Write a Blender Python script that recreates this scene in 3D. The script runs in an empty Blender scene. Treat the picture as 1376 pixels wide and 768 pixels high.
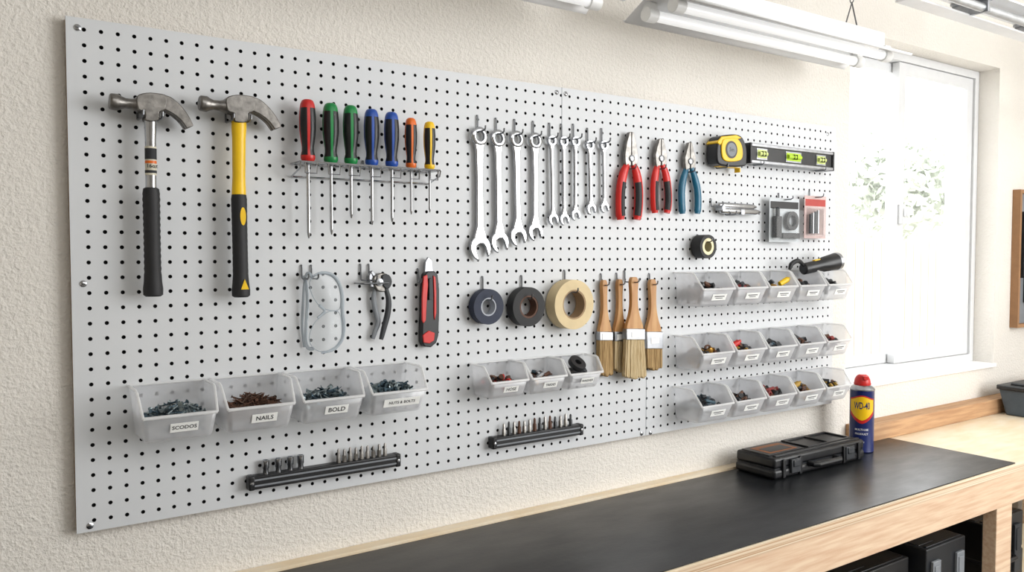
import bpy, math, random
from mathutils import Vector, Matrix
random.seed(7)
V=Vector
# ------------------------------------------------------------------ camera calibration
F=1100.0; CAM=V((-.167,-1.515,1.5))
PIT=math.atan(45/F); AL=math.atan(1595*math.cos(PIT)/F)
ca,sa,cp,sp=math.cos(AL),math.sin(AL),math.cos(PIT),math.sin(PIT)
FW=V((ca*cp,sa*cp,-sp)); RT=V((sa,-ca,0)); UP=V((ca*sp,sa*sp,cp))
def ray(px,py): return FW*F+RT*(px-688)+UP*(384-py)
def B(px,py,out=0.0):
    """world point on the plane parallel to the wall, `out` metres in front of the board"""
    d=ray(px,py); return CAM+d*((-out-CAM.y)/d.y)
def PX(pts,out): return [(B(a,b,out).x,B(a,b,out).z) for a,b in pts]

# ------------------------------------------------------------------ materials
def lin(h):
    h=h.lstrip('#'); o=[]
    for i in (0,2,4):
        c=int(h[i:i+2],16)/255; o.append(c/12.92 if c<=.04045 else ((c+.055)/1.055)**2.4)
    return o
MATS={}
def M(name,hexc,rough=.5,metal=0,var=.07,scale=30,bump=0,bscale=150,alpha=1,trans=0,emit=0,coat=0,stretch=None,c2=None,bdist=.002):
    if name in MATS: return MATS[name]
    m=bpy.data.materials.new(name); m.use_nodes=True; nt=m.node_tree; p=nt.nodes['Principled BSDF']
    c=lin(hexc)
    tc=nt.nodes.new('ShaderNodeTexCoord'); mp=nt.nodes.new('ShaderNodeMapping')
    nt.links.new(tc.outputs['Object'],mp.inputs['Vector'])
    if stretch: mp.inputs['Scale'].default_value=stretch
    nz=nt.nodes.new('ShaderNodeTexNoise'); nz.inputs['Scale'].default_value=scale; nz.inputs['Detail'].default_value=4
    nt.links.new(mp.outputs['Vector'],nz.inputs['Vector'])
    rp=nt.nodes.new('ShaderNodeValToRGB'); rp.color_ramp.elements[0].position=.35; rp.color_ramp.elements[1].position=.65
    a=[max(0,x*(1-var)) for x in c]; b=[min(1,x*(1+var)) for x in c]
    if c2: b=lin(c2)
    rp.color_ramp.elements[0].color=(*a,1); rp.color_ramp.elements[1].color=(*b,1)
    nt.links.new(nz.outputs['Fac'],rp.inputs['Fac']); nt.links.new(rp.outputs['Color'],p.inputs['Base Color'])
    p.inputs['Roughness'].default_value=rough; p.inputs['Metallic'].default_value=metal
    p.inputs['Alpha'].default_value=alpha; p.inputs['Transmission Weight'].default_value=trans
    p.inputs['Coat Weight'].default_value=coat
    if emit:
        p.inputs['Emission Color'].default_value=(1,1,1,1); p.inputs['Emission Strength'].default_value=emit
    if bump:
        n2=nt.nodes.new('ShaderNodeTexNoise'); n2.inputs['Scale'].default_value=bscale; n2.inputs['Detail'].default_value=3
        nt.links.new(tc.outputs['Object'],n2.inputs['Vector'])
        bp=nt.nodes.new('ShaderNodeBump'); bp.inputs['Strength'].default_value=bump; bp.inputs['Distance'].default_value=bdist
        nt.links.new(n2.outputs['Fac'],bp.inputs['Height']); nt.links.new(bp.outputs['Normal'],p.inputs['Normal'])
    MATS[name]=m; return m
def stucco():
    m=M('stucco','#e6e1d9',.9,var=.025,scale=3)
    nt=m.node_tree; p=nt.nodes['Principled BSDF']; tc=[n for n in nt.nodes if n.type=='TEX_COORD'][0]
    n1=nt.nodes.new('ShaderNodeTexNoise'); n1.inputs['Scale'].default_value=260; n1.inputs['Detail'].default_value=4; n1.inputs['Roughness'].default_value=.55
    n2=nt.nodes.new('ShaderNodeTexNoise'); n2.inputs['Scale'].default_value=110; n2.inputs['Detail'].default_value=2
    nt.links.new(tc.outputs['Object'],n1.inputs['Vector']); nt.links.new(tc.outputs['Object'],n2.inputs['Vector'])
    rp=nt.nodes.new('ShaderNodeValToRGB'); rp.color_ramp.elements[0].position=.40; rp.color_ramp.elements[1].position=.66
    nt.links.new(n2.outputs['Fac'],rp.inputs['Fac'])
    ml=nt.nodes.new('ShaderNodeMath'); ml.operation='MULTIPLY'; ml.inputs[1].default_value=.5
    nt.links.new(rp.outputs['Color'],ml.inputs[0])
    ad=nt.nodes.new('ShaderNodeMath'); ad.operation='ADD'
    nt.links.new(n1.outputs['Fac'],ad.inputs[0]); nt.links.new(ml.outputs[0],ad.inputs[1])
    bp=nt.nodes.new('ShaderNodeBump'); bp.inputs['Strength'].default_value=.7; bp.inputs['Distance'].default_value=.0032
    nt.links.new(ad.outputs[0],bp.inputs['Height']); nt.links.new(bp.outputs['Normal'],p.inputs['Normal'])
    return m
STUCCO=stucco()
def frosted(name,hexc,cover,gloss=.06,rough=.28):
    """milky translucent polypropylene: part clear, part diffuse/translucent"""
    m=bpy.data.materials.new(name); m.use_nodes=True; nt=m.node_tree; nt.nodes.clear(); c=(*lin(hexc),1)
    out=nt.nodes.new('ShaderNodeOutputMaterial'); tr=nt.nodes.new('ShaderNodeBsdfTransparent'); df=nt.nodes.new('ShaderNodeBsdfDiffuse'); tl=nt.nodes.new('ShaderNodeBsdfTranslucent'); gl=nt.nodes.new('ShaderNodeBsdfGlossy')
    tr.inputs[0].default_value=(1,1,1,1); tl.inputs[0].default_value=c; gl.inputs['Roughness'].default_value=rough; gl.inputs[0].default_value=(1,1,1,1)
    tc=nt.nodes.new('ShaderNodeTexCoord'); nz=nt.nodes.new('ShaderNodeTexNoise'); nz.inputs['Scale'].default_value=40; nt.links.new(tc.outputs['Object'],nz.inputs['Vector'])
    mp=nt.nodes.new('ShaderNodeMapRange'); mp.inputs[3].default_value=cover-.03; mp.inputs[4].default_value=cover+.03; nt.links.new(nz.outputs['Fac'],mp.inputs[0])
    df.inputs[0].default_value=c
    a=nt.nodes.new('ShaderNodeMixShader'); a.inputs[0].default_value=.4; nt.links.new(df.outputs[0],a.inputs[1]); nt.links.new(tl.outputs[0],a.inputs[2])
    b=nt.nodes.new('ShaderNodeMixShader'); nt.links.new(mp.outputs[0],b.inputs[0]); nt.links.new(tr.outputs[0],b.inputs[1]); nt.links.new(a.outputs[0],b.inputs[2])
    g=nt.nodes.new('ShaderNodeMixShader'); g.inputs[0].default_value=gloss; nt.links.new(b.outputs[0],g.inputs[1]); nt.links.new(gl.outputs[0],g.inputs[2])
    nt.links.new(g.outputs[0],out.inputs[0]); return m
BOARD=M('board_grey','#d1d3d5',.5,var=.015,scale=6)
HARD=M('hardboard_edge','#8a7257',.8)
HOLE_SHADE=M('hole_shade','#0d0d0f',.9)  # near-black hole walls and backing sheet: shade inside the holes painted as colour
CHROME=M('chrome','#b4b6ba',.16,1,var=.08)
STEEL=M('steel','#a2a4a8',.33,1,var=.1,scale=60)
FORGED=M('forged_steel','#7e7b77',.36,1,var=.25,scale=80,bump=.15)
WIRE=M('wire_zinc','#7b7d80',.35,1)
BLACKR=M('black_rubber','#17171a',.6,var=.15,bump=.1)
BLACKP=M('black_plastic','#141518',.38,var=.15)
CHAR=M('charcoal','#2a2d31',.5,var=.15)
YEL=M('yellow_plastic','#f0c20c',.35,var=.05)
OCH=M('ochre_plastic','#a8842a',.5,var=.1)
RED=M('red_plastic','#c2201c',.35,var=.08)
REDG=M('red_grip','#cf231e',.35,var=.08)
MAR=M('maroon_plastic','#7c2320',.5,var=.1)
ORG=M('orange_plastic','#e06a1a',.35,var=.06)
GRN=M('green_plastic','#0c7f3e',.35,var=.08)
BLU=M('blue_plastic','#1a49a0',.35,var=.08)
TEAL=M('teal_plastic','#115f7c',.35,var=.08)
WHITEP=M('white_plastic','#efefed',.4,var=.02)
VINYL=M('window_vinyl','#d9dadb',.5,var=.02)
WHITEM=M('white_enamel','#f6f6f6',.35,var=.01)
LABEL=M('label_paper','#f6f6f3',.7,var=.02)
INK=M('label_ink','#26282c',.7)
BIN=frosted('bin_plastic','#fbfcff',.29)
BINR=frosted('bin_rim','#ffffff',.55)
CLEAR=M('clear_plastic','#f4f7f9',.06,var=.01,alpha=.10)
LENS=M('lens_plastic','#eaf0f4',.03,var=.01,alpha=.13)
LENSR=M('lens_rim','#b6c0c8',.12,var=.05,alpha=.7)
PINE=M('pine','#e2c8aa',.66,var=.05,scale=7,stretch=(1,12,14),c2='#cca98b',bump=.12)
PINED=M('pine_aged','#caa27a',.62,var=.06,scale=7,stretch=(1,12,14),c2='#ab8360',bump=.1)
PLY=M('plywood','#ecdec6',.5,var=.04,scale=9,stretch=(1,3,1),c2='#e2cdac')
PLYE=M('plywood_edge','#efe0c6',.7,scale=2.2,stretch=(.5,1,190),c2='#b08a66')
LAM=M('black_laminate','#131518',.3,var=.15,scale=4,c2='#1e2023',bump=.08,bscale=90)
def scuff():
    nt=LAM.node_tree; p=nt.nodes['Principled BSDF']; tc=[n for n in nt.nodes if n.type=='TEX_COORD'][0]
    mp=nt.nodes.new('ShaderNodeMapping'); mp.inputs['Scale'].default_value=(3,9,1); mp.inputs['Rotation'].default_value=(0,0,.5); nt.links.new(tc.outputs['Object'],mp.inputs['Vector'])
    nz=nt.nodes.new('ShaderNodeTexNoise'); nz.inputs['Scale'].default_value=3; nz.inputs['Detail'].default_value=6; nt.links.new(mp.outputs['Vector'],nz.inputs['Vector'])
    mr=nt.nodes.new('ShaderNodeMapRange'); mr.inputs[1].default_value=.3; mr.inputs[2].default_value=.7; mr.inputs[3].default_value=.28; mr.inputs[4].default_value=.37
    nt.links.new(nz.outputs['Fac'],mr.inputs[0]); nt.links.new(mr.outputs[0],p.inputs['Roughness'])
scuff()
CONC=M('concrete','#8f8c87',.8,var=.1,scale=4,bump=.1)
CEIL=M('ceiling_paint','#eceae6',.9,var=.02)
BRW=M('brush_wood','#cf9f66',.45,scale=10,stretch=(6,6,1),c2='#b07b43')
BRIS=M('bristle','#dcc9a2',.8,scale=60,stretch=(12,12,.4),c2='#a08456')
BRISD=M('bristle_dark','#c4a472',.8,scale=60,stretch=(12,12,.4),c2='#7f6136')
MASK=M('masking_tape','#dac59b',.7,var=.04)
BLUT=M('navy_tape','#18223a',.6,var=.1)
BLKT=M('black_tape','#111113',.6,var=.1)
CORE=M('cardboard_core','#a58a6a',.8,var=.08)
COREG=M('grey_core','#b4b8c0',.6,var=.05)
COREB=M('brown_core','#5c3d2d',.7,var=.08)
SCR=M('zinc_screw','#8b9698',.32,.9,var=.2)
NAIL=M('brown_nail','#5f493d',.4,.8,var=.3)
NUT=M('blue_zinc','#51646f',.32,.9,var=.25)
VIAL=M('level_vial','#b9dc3a',.2,var=.04)
VIALW=M('pale_vial','#d3e08c',.15,var=.03)
CANB=M('can_blue','#15245f',.3,var=.04)
GLASS=M('window_glass','#f4f8fa',.02,var=.0,alpha=.05)
FENCE=M('fence_wood','#b9a798',.8,var=.04,scale=4)  # sunlit paleness set in the base colour, no sun lamp outside
LEAF=M('foliage','#e6eae0',.8,var=.03,scale=6)  # near-white leaves: outdoor glare put into the colour
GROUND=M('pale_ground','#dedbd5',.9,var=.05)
GREYP=M('grey_plastic','#7d8186',.5)
BLUEG=M('slate_plastic','#46535f',.5,var=.1)
DARKG=M('dark_grey_plastic','#1b1e22',.45,var=.1)
BRASS=M('brass','#a37c3c',.35,.9,var=.15)

# ------------------------------------------------------------------ mesh builder (world coords)
_txt={}
def text_mesh(s):
    if s in _txt: return _txt[s]
    cu=bpy.data.curves.new('t','FONT'); cu.body=s; cu.align_x='CENTER'; cu.align_y='CENTER'; cu.resolution_u=3; cu.offset=.016
    o=bpy.data.objects.new('t',cu); bpy.context.scene.collection.objects.link(o)
    bpy.context.view_layer.update()
    me=bpy.data.meshes.new_from_object(o.evaluated_get(bpy.context.evaluated_depsgraph_get()))
    r=([v.co.copy() for v in me.vertices],[list(p.vertices) for p in me.polygons])
    bpy.data.objects.remove(o); bpy.data.curves.remove(cu); bpy.data.meshes.remove(me)
    _txt[s]=r; return r
class MB:
    def __init__(s): s.v=[];s.f=[];s.m=[]
    def add(s,vs,fs,mi=0):
        b=len(s.v); s.v+= [V(x) for x in vs]
        for f in fs: s.f.append([b+i for i in f]); s.m.append(mi)
        return s
    def box(s,x0,x1,y0,y1,z0,z1,mi=0):
        vs=[(x,y,z) for x in(x0,x1) for y in(y0,y1) for z in(z0,z1)]
        return s.add(vs,[(0,1,3,2),(4,6,7,5),(0,4,5,1),(2,3,7,6),(0,2,6,4),(1,5,7,3)],mi)
    def obox(s,O,u,v,n,w,h,t,mi=0):
        O,u,v,n=V(O),V(u),V(v),V(n)
        vs=[O+u*(a*w/2)+v*(b*h/2)+n*c for a in(-1,1) for b in(-1,1) for c in(0,t)]
        return s.add(vs,[(0,1,3,2),(4,6,7,5),(0,4,5,1),(2,3,7,6),(0,2,6,4),(1,5,7,3)],mi)
    def lathe(s,p0,ax,prof,n=20,mi=0,sq=1.0,ref=None,mif=None,rf=None,closed=False,caps=True):
        p0,ax=V(p0),V(ax).normalized()
        ref=V(ref) if ref else (V((1,0,0)) if abs(ax.x)<.9 else V((0,0,1)))
        e1=(ref-ax*ref.dot(ax)).normalized(); e2=ax.cross(e1)
        vs=[]
        for d,r in prof:
            for k in range(n):
                a=2*math.pi*k/n; rr=r*(rf(k,d) if rf else 1)
                vs.append(p0+ax*d+e1*(math.cos(a)*rr)+e2*(math.sin(a)*rr*sq))
        b=len(s.v); s.v+=vs; L=len(prof)
        for i in range(L if closed else L-1):
            j=(i+1)%L
            for k in range(n):
                k2=(k+1)%n
                s.f.append([b+i*n+k,b+i*n+k2,b+j*n+k2,b+j*n+k]); s.m.append(mif(i,k) if mif else mi)
        if caps and not closed:
            if prof[0][1]>1e-6: s.f.append([b+k for k in range(n)][::-1]); s.m.append(mif(0,0) if mif else mi)
            if prof[-1][1]>1e-6: s.f.append([b+(L-1)*n+k for k in range(n)]); s.m.append(mif(L-2,0) if mif else mi)
        return s
    def cyl(s,p0,p1,r0,r1=None,n=14,mi=0,**k):
        p0,p1=V(p0),V(p1); r1=r0 if r1 is None else r1
        return s.lathe(p0,p1-p0,[(0,r0),((p1-p0).length,r1)],n,mi,**k)
    def ring(s,c,ax,ri,ro,t,n=36,mi=0,mif=None):
        return s.lathe(V(c)-V(ax).normalized()*t/2,ax,[(0,ri),(0,ro),(t,ro),(t,ri)],n,mi,closed=True,mif=mif)
    def tube(s,path,r,n=8,mi=0,sq=1.0,mif=None):
        P=[V(p) for p in path]; rs=r if isinstance(r,(list,tuple)) else [r]*len(P)
        t0=(P[1]-P[0]).normalized(); up=V((0,1,0)) if abs(t0.y)<.9 else V((1,0,0))
        e1=(up-t0*up.dot(t0)).normalized(); b=len(s.v)
        for i,p in enumerate(P):
            t=((P[min(i+1,len(P)-1)]-P[max(i-1,0)])).normalized()
            e1=(e1-t*e1.dot(t)).normalized(); e2=t.cross(e1)
            for k in range(n):
                a=2*math.pi*k/n; s.v.append(p+e1*(math.cos(a)*rs[i]*sq)+e2*(math.sin(a)*rs[i]))
        for i in range(len(P)-1):
            for k in range(n):
                k2=(k+1)%n; s.f.append([b+i*n+k,b+i*n+k2,b+(i+1)*n+k2,b+(i+1)*n+k]); s.m.append(mif(i) if mif else mi)
        s.f.append([b+k for k in range(n)][::-1]); s.m.append(mif(0) if mif else mi)
        s.f.append([b+(len(P)-1)*n+k for k in range(n)]); s.m.append(mif(len(P)-2) if mif else mi)
        return s
    def prism(s,poly,o0,o1,mi=0):
        """poly in (x,z); spans out0..out1 in front of board"""
        n=len(poly); vs=[(x,-o1,z) for x,z in poly]+[(x,-o0,z) for x,z in poly]
        fs=[list(range(n)),list(range(2*n-1,n-1,-1))]+[[i,n+i,n+(i+1)%n,(i+1)%n] for i in range(n)]
        return s.add(vs,fs,mi)
    def text(s,t,O,u,v,size,mi=0,wrap=None):
        vs,fs=text_mesh(t); O,u,v=V(O),V(u),V(v)
        if wrap: return s.add([wrap(c.x*size,c.y*size) for c in vs],fs,mi)
        return s.add([O+u*(c.x*size)+v*(c.y*size) for c in vs],fs,mi)
    def build(s,name,mats,parent=None,origin=None,bevel=0,bseg=2,smooth=35,rot=None,solid=0,label=None,subs=0):
        if not isinstance(mats,(list,tuple)): mats=[mats]
        if origin is None:
            origin=V(parent['_o']) if parent else sum(s.v,V())/len(s.v)
        origin=V(origin)
        me=bpy.data.meshes.new(name); me.from_pydata([v-origin for v in s.v],[],s.f)
        for m in mats: me.materials.append(m)
        for p,mi in zip(me.polygons,s.m): p.material_index=mi; p.use_smooth=True
        import bmesh
        bm=bmesh.new(); bm.from_mesh(me)
        if not solid: bmesh.ops.recalc_face_normals(bm,faces=bm.faces)
        bm.to_mesh(me); bm.free()
        me.set_sharp_from_angle(angle=math.radians(smooth))
        o=bpy.data.objects.new(name,me); bpy.context.scene.collection.objects.link(o)
        if parent: o.parent=parent
        else: o.location=origin
        if bevel:
            b=o.modifiers.new('b','BEVEL'); b.width=bevel; b.segments=bseg; b.limit_method='ANGLE'; b.angle_limit=math.radians(40)
        if solid:
            q=o.modifiers.new('s','SOLIDIFY'); q.thickness=solid; q.offset=0
        if subs:
            q=o.modifiers.new('u','SUBSURF'); q.levels=subs; q.render_levels=subs
        if label: o['label']=label
        return o
def meta(o,label,cat,group=None,kind=None):
    o['label']=label; o['category']=cat
    if group: o['group']=group
    if kind: o['kind']=kind
    return o
def thing(name,label,cat,origin,group=None):
    e=bpy.data.objects.new(name,None); e.empty_display_size=.02; e.location=origin
    e['_o']=list(origin); bpy.context.scene.collection.objects.link(e)
    return meta(e,label,cat,group)
def struct(o,label=None):
    o['kind']='structure'
    if label: o['label']=label
    return o
def spl(pts,n=6):
    P=[V((*p,0)) if len(p)==2 else V(p) for p in pts]; d=len(pts[0]); out=[]
    for i in range(len(P)-1):
        a=P[max(i-1,0)];b=P[i];c=P[i+1];e=P[min(i+2,len(P)-1)]
        for k in range(n):
            t=k/n
            q=.5*((2*b)+(c-a)*t+(2*a-5*b+4*c-e)*t*t+(3*b-a-3*c+e)*t**3); out.append(q)
    out.append(P[-1])
    return [tuple(q[:d]) for q in out]
def splc(pts,n=4):
    k=len(pts); P=pts; out=[]
    for i in range(k):
        a,b,c,e=[V((*P[(i+j)%k],0)) for j in(-1,0,1,2)]
        for q in range(n):
            t=q/n; w=.5*((2*b)+(c-a)*t+(2*a-5*b+4*c-e)*t*t+(3*b-a-3*c+e)*t**3); out.append((w.x,w.y))
    return out
def path_px(pts,out,n=6):
    return [B(a,b,o) for a,b,o in [(q[0],q[1],q[2]) for q in spl([(x,y,(out if not isinstance(out,list) else out[i])) for i,(x,y) in enumerate(pts)],n)]]
X1,Z1=V((1,0,0)),V((0,0,1)); YN=V((0,-1,0))

# ------------------------------------------------------------------ room shell
WY=.020; XL,XR,YB,ZC=-1.9,3.5,-3.8,2.62
wx0,wx1,wz0,wz1=2.185,3.15,1.062,2.2
m=MB(); T=.2
m.box(XL-.1,wx0,WY,WY+T,0,ZC); m.box(wx1,XR+.1,WY,WY+T,0,ZC); m.box(wx0,wx1,WY,WY+T,0,wz0); m.box(wx0,wx1,WY,WY+T,wz1,ZC)
struct(m.build('wall_back',STUCCO,origin=(0,WY,0),smooth=20),'cream textured stucco wall with a window opening')
m=MB(); m.box(XR,XR+.1,YB,WY,0,ZC); struct(m.build('wall_right',STUCCO,origin=(XR,0,0)),'cream textured stucco side wall')
m=MB(); m.box(XL-.1,XL,YB,WY,0,ZC); struct(m.build('wall_left',STUCCO,origin=(XL,0,0)),'cream textured stucco side wall')
m=MB(); m.box(XL-.1,XR+.1,YB-.1,YB,0,ZC); struct(m.build('wall_front',STUCCO,origin=(0,YB,0)),'cream stucco wall')
m=MB(); m.box(XL-.1,XR+.1,YB-.1,WY+T,-.1,0); struct(m.build('floor',CONC,origin=(0,0,0)),'grey concrete garage floor')
m=MB(); m.box(XL-.1,XR+.1,YB-.1,WY+T,ZC,ZC+.1); struct(m.build('ceiling',CEIL,origin=(0,0,ZC)),'off-white painted ceiling')
# window
wr=WY+.075  # room side of frame
win=thing('window_1','white vinyl sliding window set in the stucco wall','window',(wx0,wr,wz0)); win['kind']='structure'; del win['category']
def frame(m,x0,x1,z0,z1,y0,y1,t):
    m.box(x0,x0+t,y0,y1,z0,z1); m.box(x1-t,x1,y0,y1,z0,z1); m.box(x0+t,x1-t,y0,y1,z0,z0+t); m.box(x0+t,x1-t,y0,y1,z1-t,z1)
m=MB(); frame(m,wx0+.001,wx1-.001,wz0+.013,wz1-.001,wr,wr+.07,.028); m.build('window_frame',VINYL,win)
mx=2.65
m=MB(); frame(m,wx0+.030,mx,wz0+.043,wz1-.031,wr+.038,wr+.06,.032); m.build('sash',VINYL,win)
m=MB(); frame(m,mx-.045,wx1-.031,wz0+.043,wz1-.031,wr+.008,wr+.034,.042); m.build('sash',VINYL,win)
m=MB(); m.box(wx0+.05,mx-.02,wr+.048,wr+.052,wz0+.062,wz1-.05); m.build('glass_pane',GLASS,win)
m=MB(); m.box(mx-.01,wx1-.066,wr+.018,wr+.022,wz0+.075,wz1-.064); m.build('glass_pane',GLASS,win)
c=B(1217,288,-.09); m=MB(); m.box(mx-.038,mx-.016,wr-.010,wr+.009,c.z-.035,c.z+.035); m.box(mx-.034,mx-.020,wr-.024,wr-.010,c.z-.008,c.z+.02); m.build('latch',VINYL,win,bevel=.003)
m=MB(); m.box(wx0+.001,wx1-.001,WY-.014,wr+.001,wz0+.0005,wz0+.0125)
struct(m.build('trim_1',WHITEM,origin=(wx0,WY,wz0)),'white painted window sill')
# exterior
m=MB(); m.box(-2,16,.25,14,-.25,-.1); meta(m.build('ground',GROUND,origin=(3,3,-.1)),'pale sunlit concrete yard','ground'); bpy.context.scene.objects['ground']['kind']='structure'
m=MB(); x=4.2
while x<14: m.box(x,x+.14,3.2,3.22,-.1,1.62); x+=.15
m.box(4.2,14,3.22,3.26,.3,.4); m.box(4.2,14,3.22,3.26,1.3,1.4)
meta(m.build('wooden_fence',FENCE,origin=(8,3.2,-.1)),'vertical board fence, bright sun put into its pale colour','fence')
tr=thing('leafy_tree','leafy tree beyond the fence, glare painted into pale leaves','tree',(11.6,5.4,-.1))
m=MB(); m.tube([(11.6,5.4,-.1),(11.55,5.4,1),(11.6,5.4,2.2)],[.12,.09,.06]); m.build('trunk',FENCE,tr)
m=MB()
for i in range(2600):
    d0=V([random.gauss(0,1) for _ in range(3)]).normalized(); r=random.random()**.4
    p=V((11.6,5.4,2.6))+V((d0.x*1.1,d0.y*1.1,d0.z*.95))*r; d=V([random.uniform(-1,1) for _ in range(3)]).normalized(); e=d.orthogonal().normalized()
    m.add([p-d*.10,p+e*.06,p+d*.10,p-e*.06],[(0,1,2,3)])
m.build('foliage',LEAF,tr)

# ------------------------------------------------------------------ pegboard
bx0,bx1,bz0,bz1=0,2.085,1.033,1.883
peg=thing('pegboard','large pale grey perforated pegboard screwed to the stucco wall','pegboard',(bx0,0,bz0))
PIT_=.0254; nx=81; nz=33; gx0=(bx1-nx*PIT_)/2; gz0=bz0+(bz1-bz0-nz*PIT_)/2
m=MB(); n=12; R=.0034
sqp=[];ho=[]
for k in range(n):
    a=2*math.pi*k/n+math.pi/4; c_,s_=math.cos(a),math.sin(a); q=max(abs(c_),abs(s_))
    sqp.append((c_/q*PIT_/2,s_/q*PIT_/2)); ho.append((c_*R,s_*R))
vs=[];fs=[];ms=[]
for i in range(nx):
    for j in range(nz):
        cx=gx0+(i+.5)*PIT_; cz=gz0+(j+.5)*PIT_; b=len(vs)
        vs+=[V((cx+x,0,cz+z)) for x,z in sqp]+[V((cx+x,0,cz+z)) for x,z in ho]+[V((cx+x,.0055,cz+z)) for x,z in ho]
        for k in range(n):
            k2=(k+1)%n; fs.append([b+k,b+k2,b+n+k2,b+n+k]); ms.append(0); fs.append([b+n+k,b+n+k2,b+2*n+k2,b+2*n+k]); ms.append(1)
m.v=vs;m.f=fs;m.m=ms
gx1=gx0+nx*PIT_; gz1=gz0+nz*PIT_
for (a,b,c,d) in ((bx0,gx0,bz0,bz1),(gx1,bx1,bz0,bz1),(gx0,gx1,bz0,gz0),(gx0,gx1,gz1,bz1)):
    m.add([(a,0,c),(b,0,c),(b,0,d),(a,0,d)],[(0,1,2,3)],0)
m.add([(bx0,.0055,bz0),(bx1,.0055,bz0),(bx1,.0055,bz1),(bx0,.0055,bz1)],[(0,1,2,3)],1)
for q in (((bx0,0,bz0),(bx0,0,bz1),(bx0,.0055,bz1),(bx0,.0055,bz0)),((bx1,0,bz0),(bx1,0,bz1),(bx1,.0055,bz1),(bx1,.0055,bz0)),
          ((bx0,0,bz0),(bx1,0,bz0),(bx1,.0055,bz0),(bx0,.0055,bz0)),((bx0,0,bz1),(bx1,0,bz1),(bx1,.0055,bz1),(bx0,.0055,bz1))): m.add(q,[(0,1,2,3)],2)
pm=m.build('panel',[BOARD,HOLE_SHADE,HARD],peg)
m=MB()
for a,b in ((.0,.02),(1.0,1.04),(2.065,2.085)): m.box(a+.001,b-.001,.006,WY,bz0+.002,bz1-.002)
m.box(.02,2.06,.006,WY,bz1-.03,bz1-.002); m.box(.02,2.06,.006,WY,bz0+.002,bz0+.03)
m.build('furring_frame',HARD,peg)
sx1=B(755,118).x; sx2=B(868,560).x
m=MB(); m.box(sx1-.0006,sx1+.0006,-.0004,.001,1.62,bz1); m.build('seam',GREYP,peg)
m=MB(); m.box(sx2-.0006,sx2+.0006,-.0004,.001,bz0,1.2); m.build('seam',GREYP,peg)
for px,py in ((104,37),(112,381),(121,706),(748,124),(760,126),(1112,180),(1111,536),(862,582),(874,581)):
    p=B(px,py); m=MB(); m.lathe(p,YN,[(0,.0055),(.001,.0055),(.0025,.003),(.0028,0)],14); m.box(p.x-.0032,p.x+.0032,-.0032,-.0025,p.z-.0006,p.z+.0006,1)
    m.build('screw',[CHROME,CHAR],peg)

# ------------------------------------------------------------------ hooks
def hook(p,L=.05,top=.03,dx=0,double=0,grp='zinc peg hooks on the pegboard'):
    """p: where prong leaves the board"""
    x,z=p.x,p.z; m=MB()
    for s in ((-double/2,double/2) if double else (0,)):
        m.tube([(x+s,.003,z+top),(x+s,-.003,z+top-.001),(x+s,-.0035,z+top-.006),(x+s,-.0035,z+.006),(x+s,-.005,z+.001),(x+s,-.009,z),(x+s,-L+.006,z),(x+s,-L,z+.003),(x+s,-L-.001,z+.010)],.0018,8)
    if double: m.tube([(x-double/2,-.0035,z+top*.6),(x+double/2,-.0035,z+top*.6)],.0016,6)
    return meta(m.build('peg_hook',WIRE,origin=(x,0,z)),'zinc wire peg hook plugged into the pegboard','hook',grp)

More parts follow.
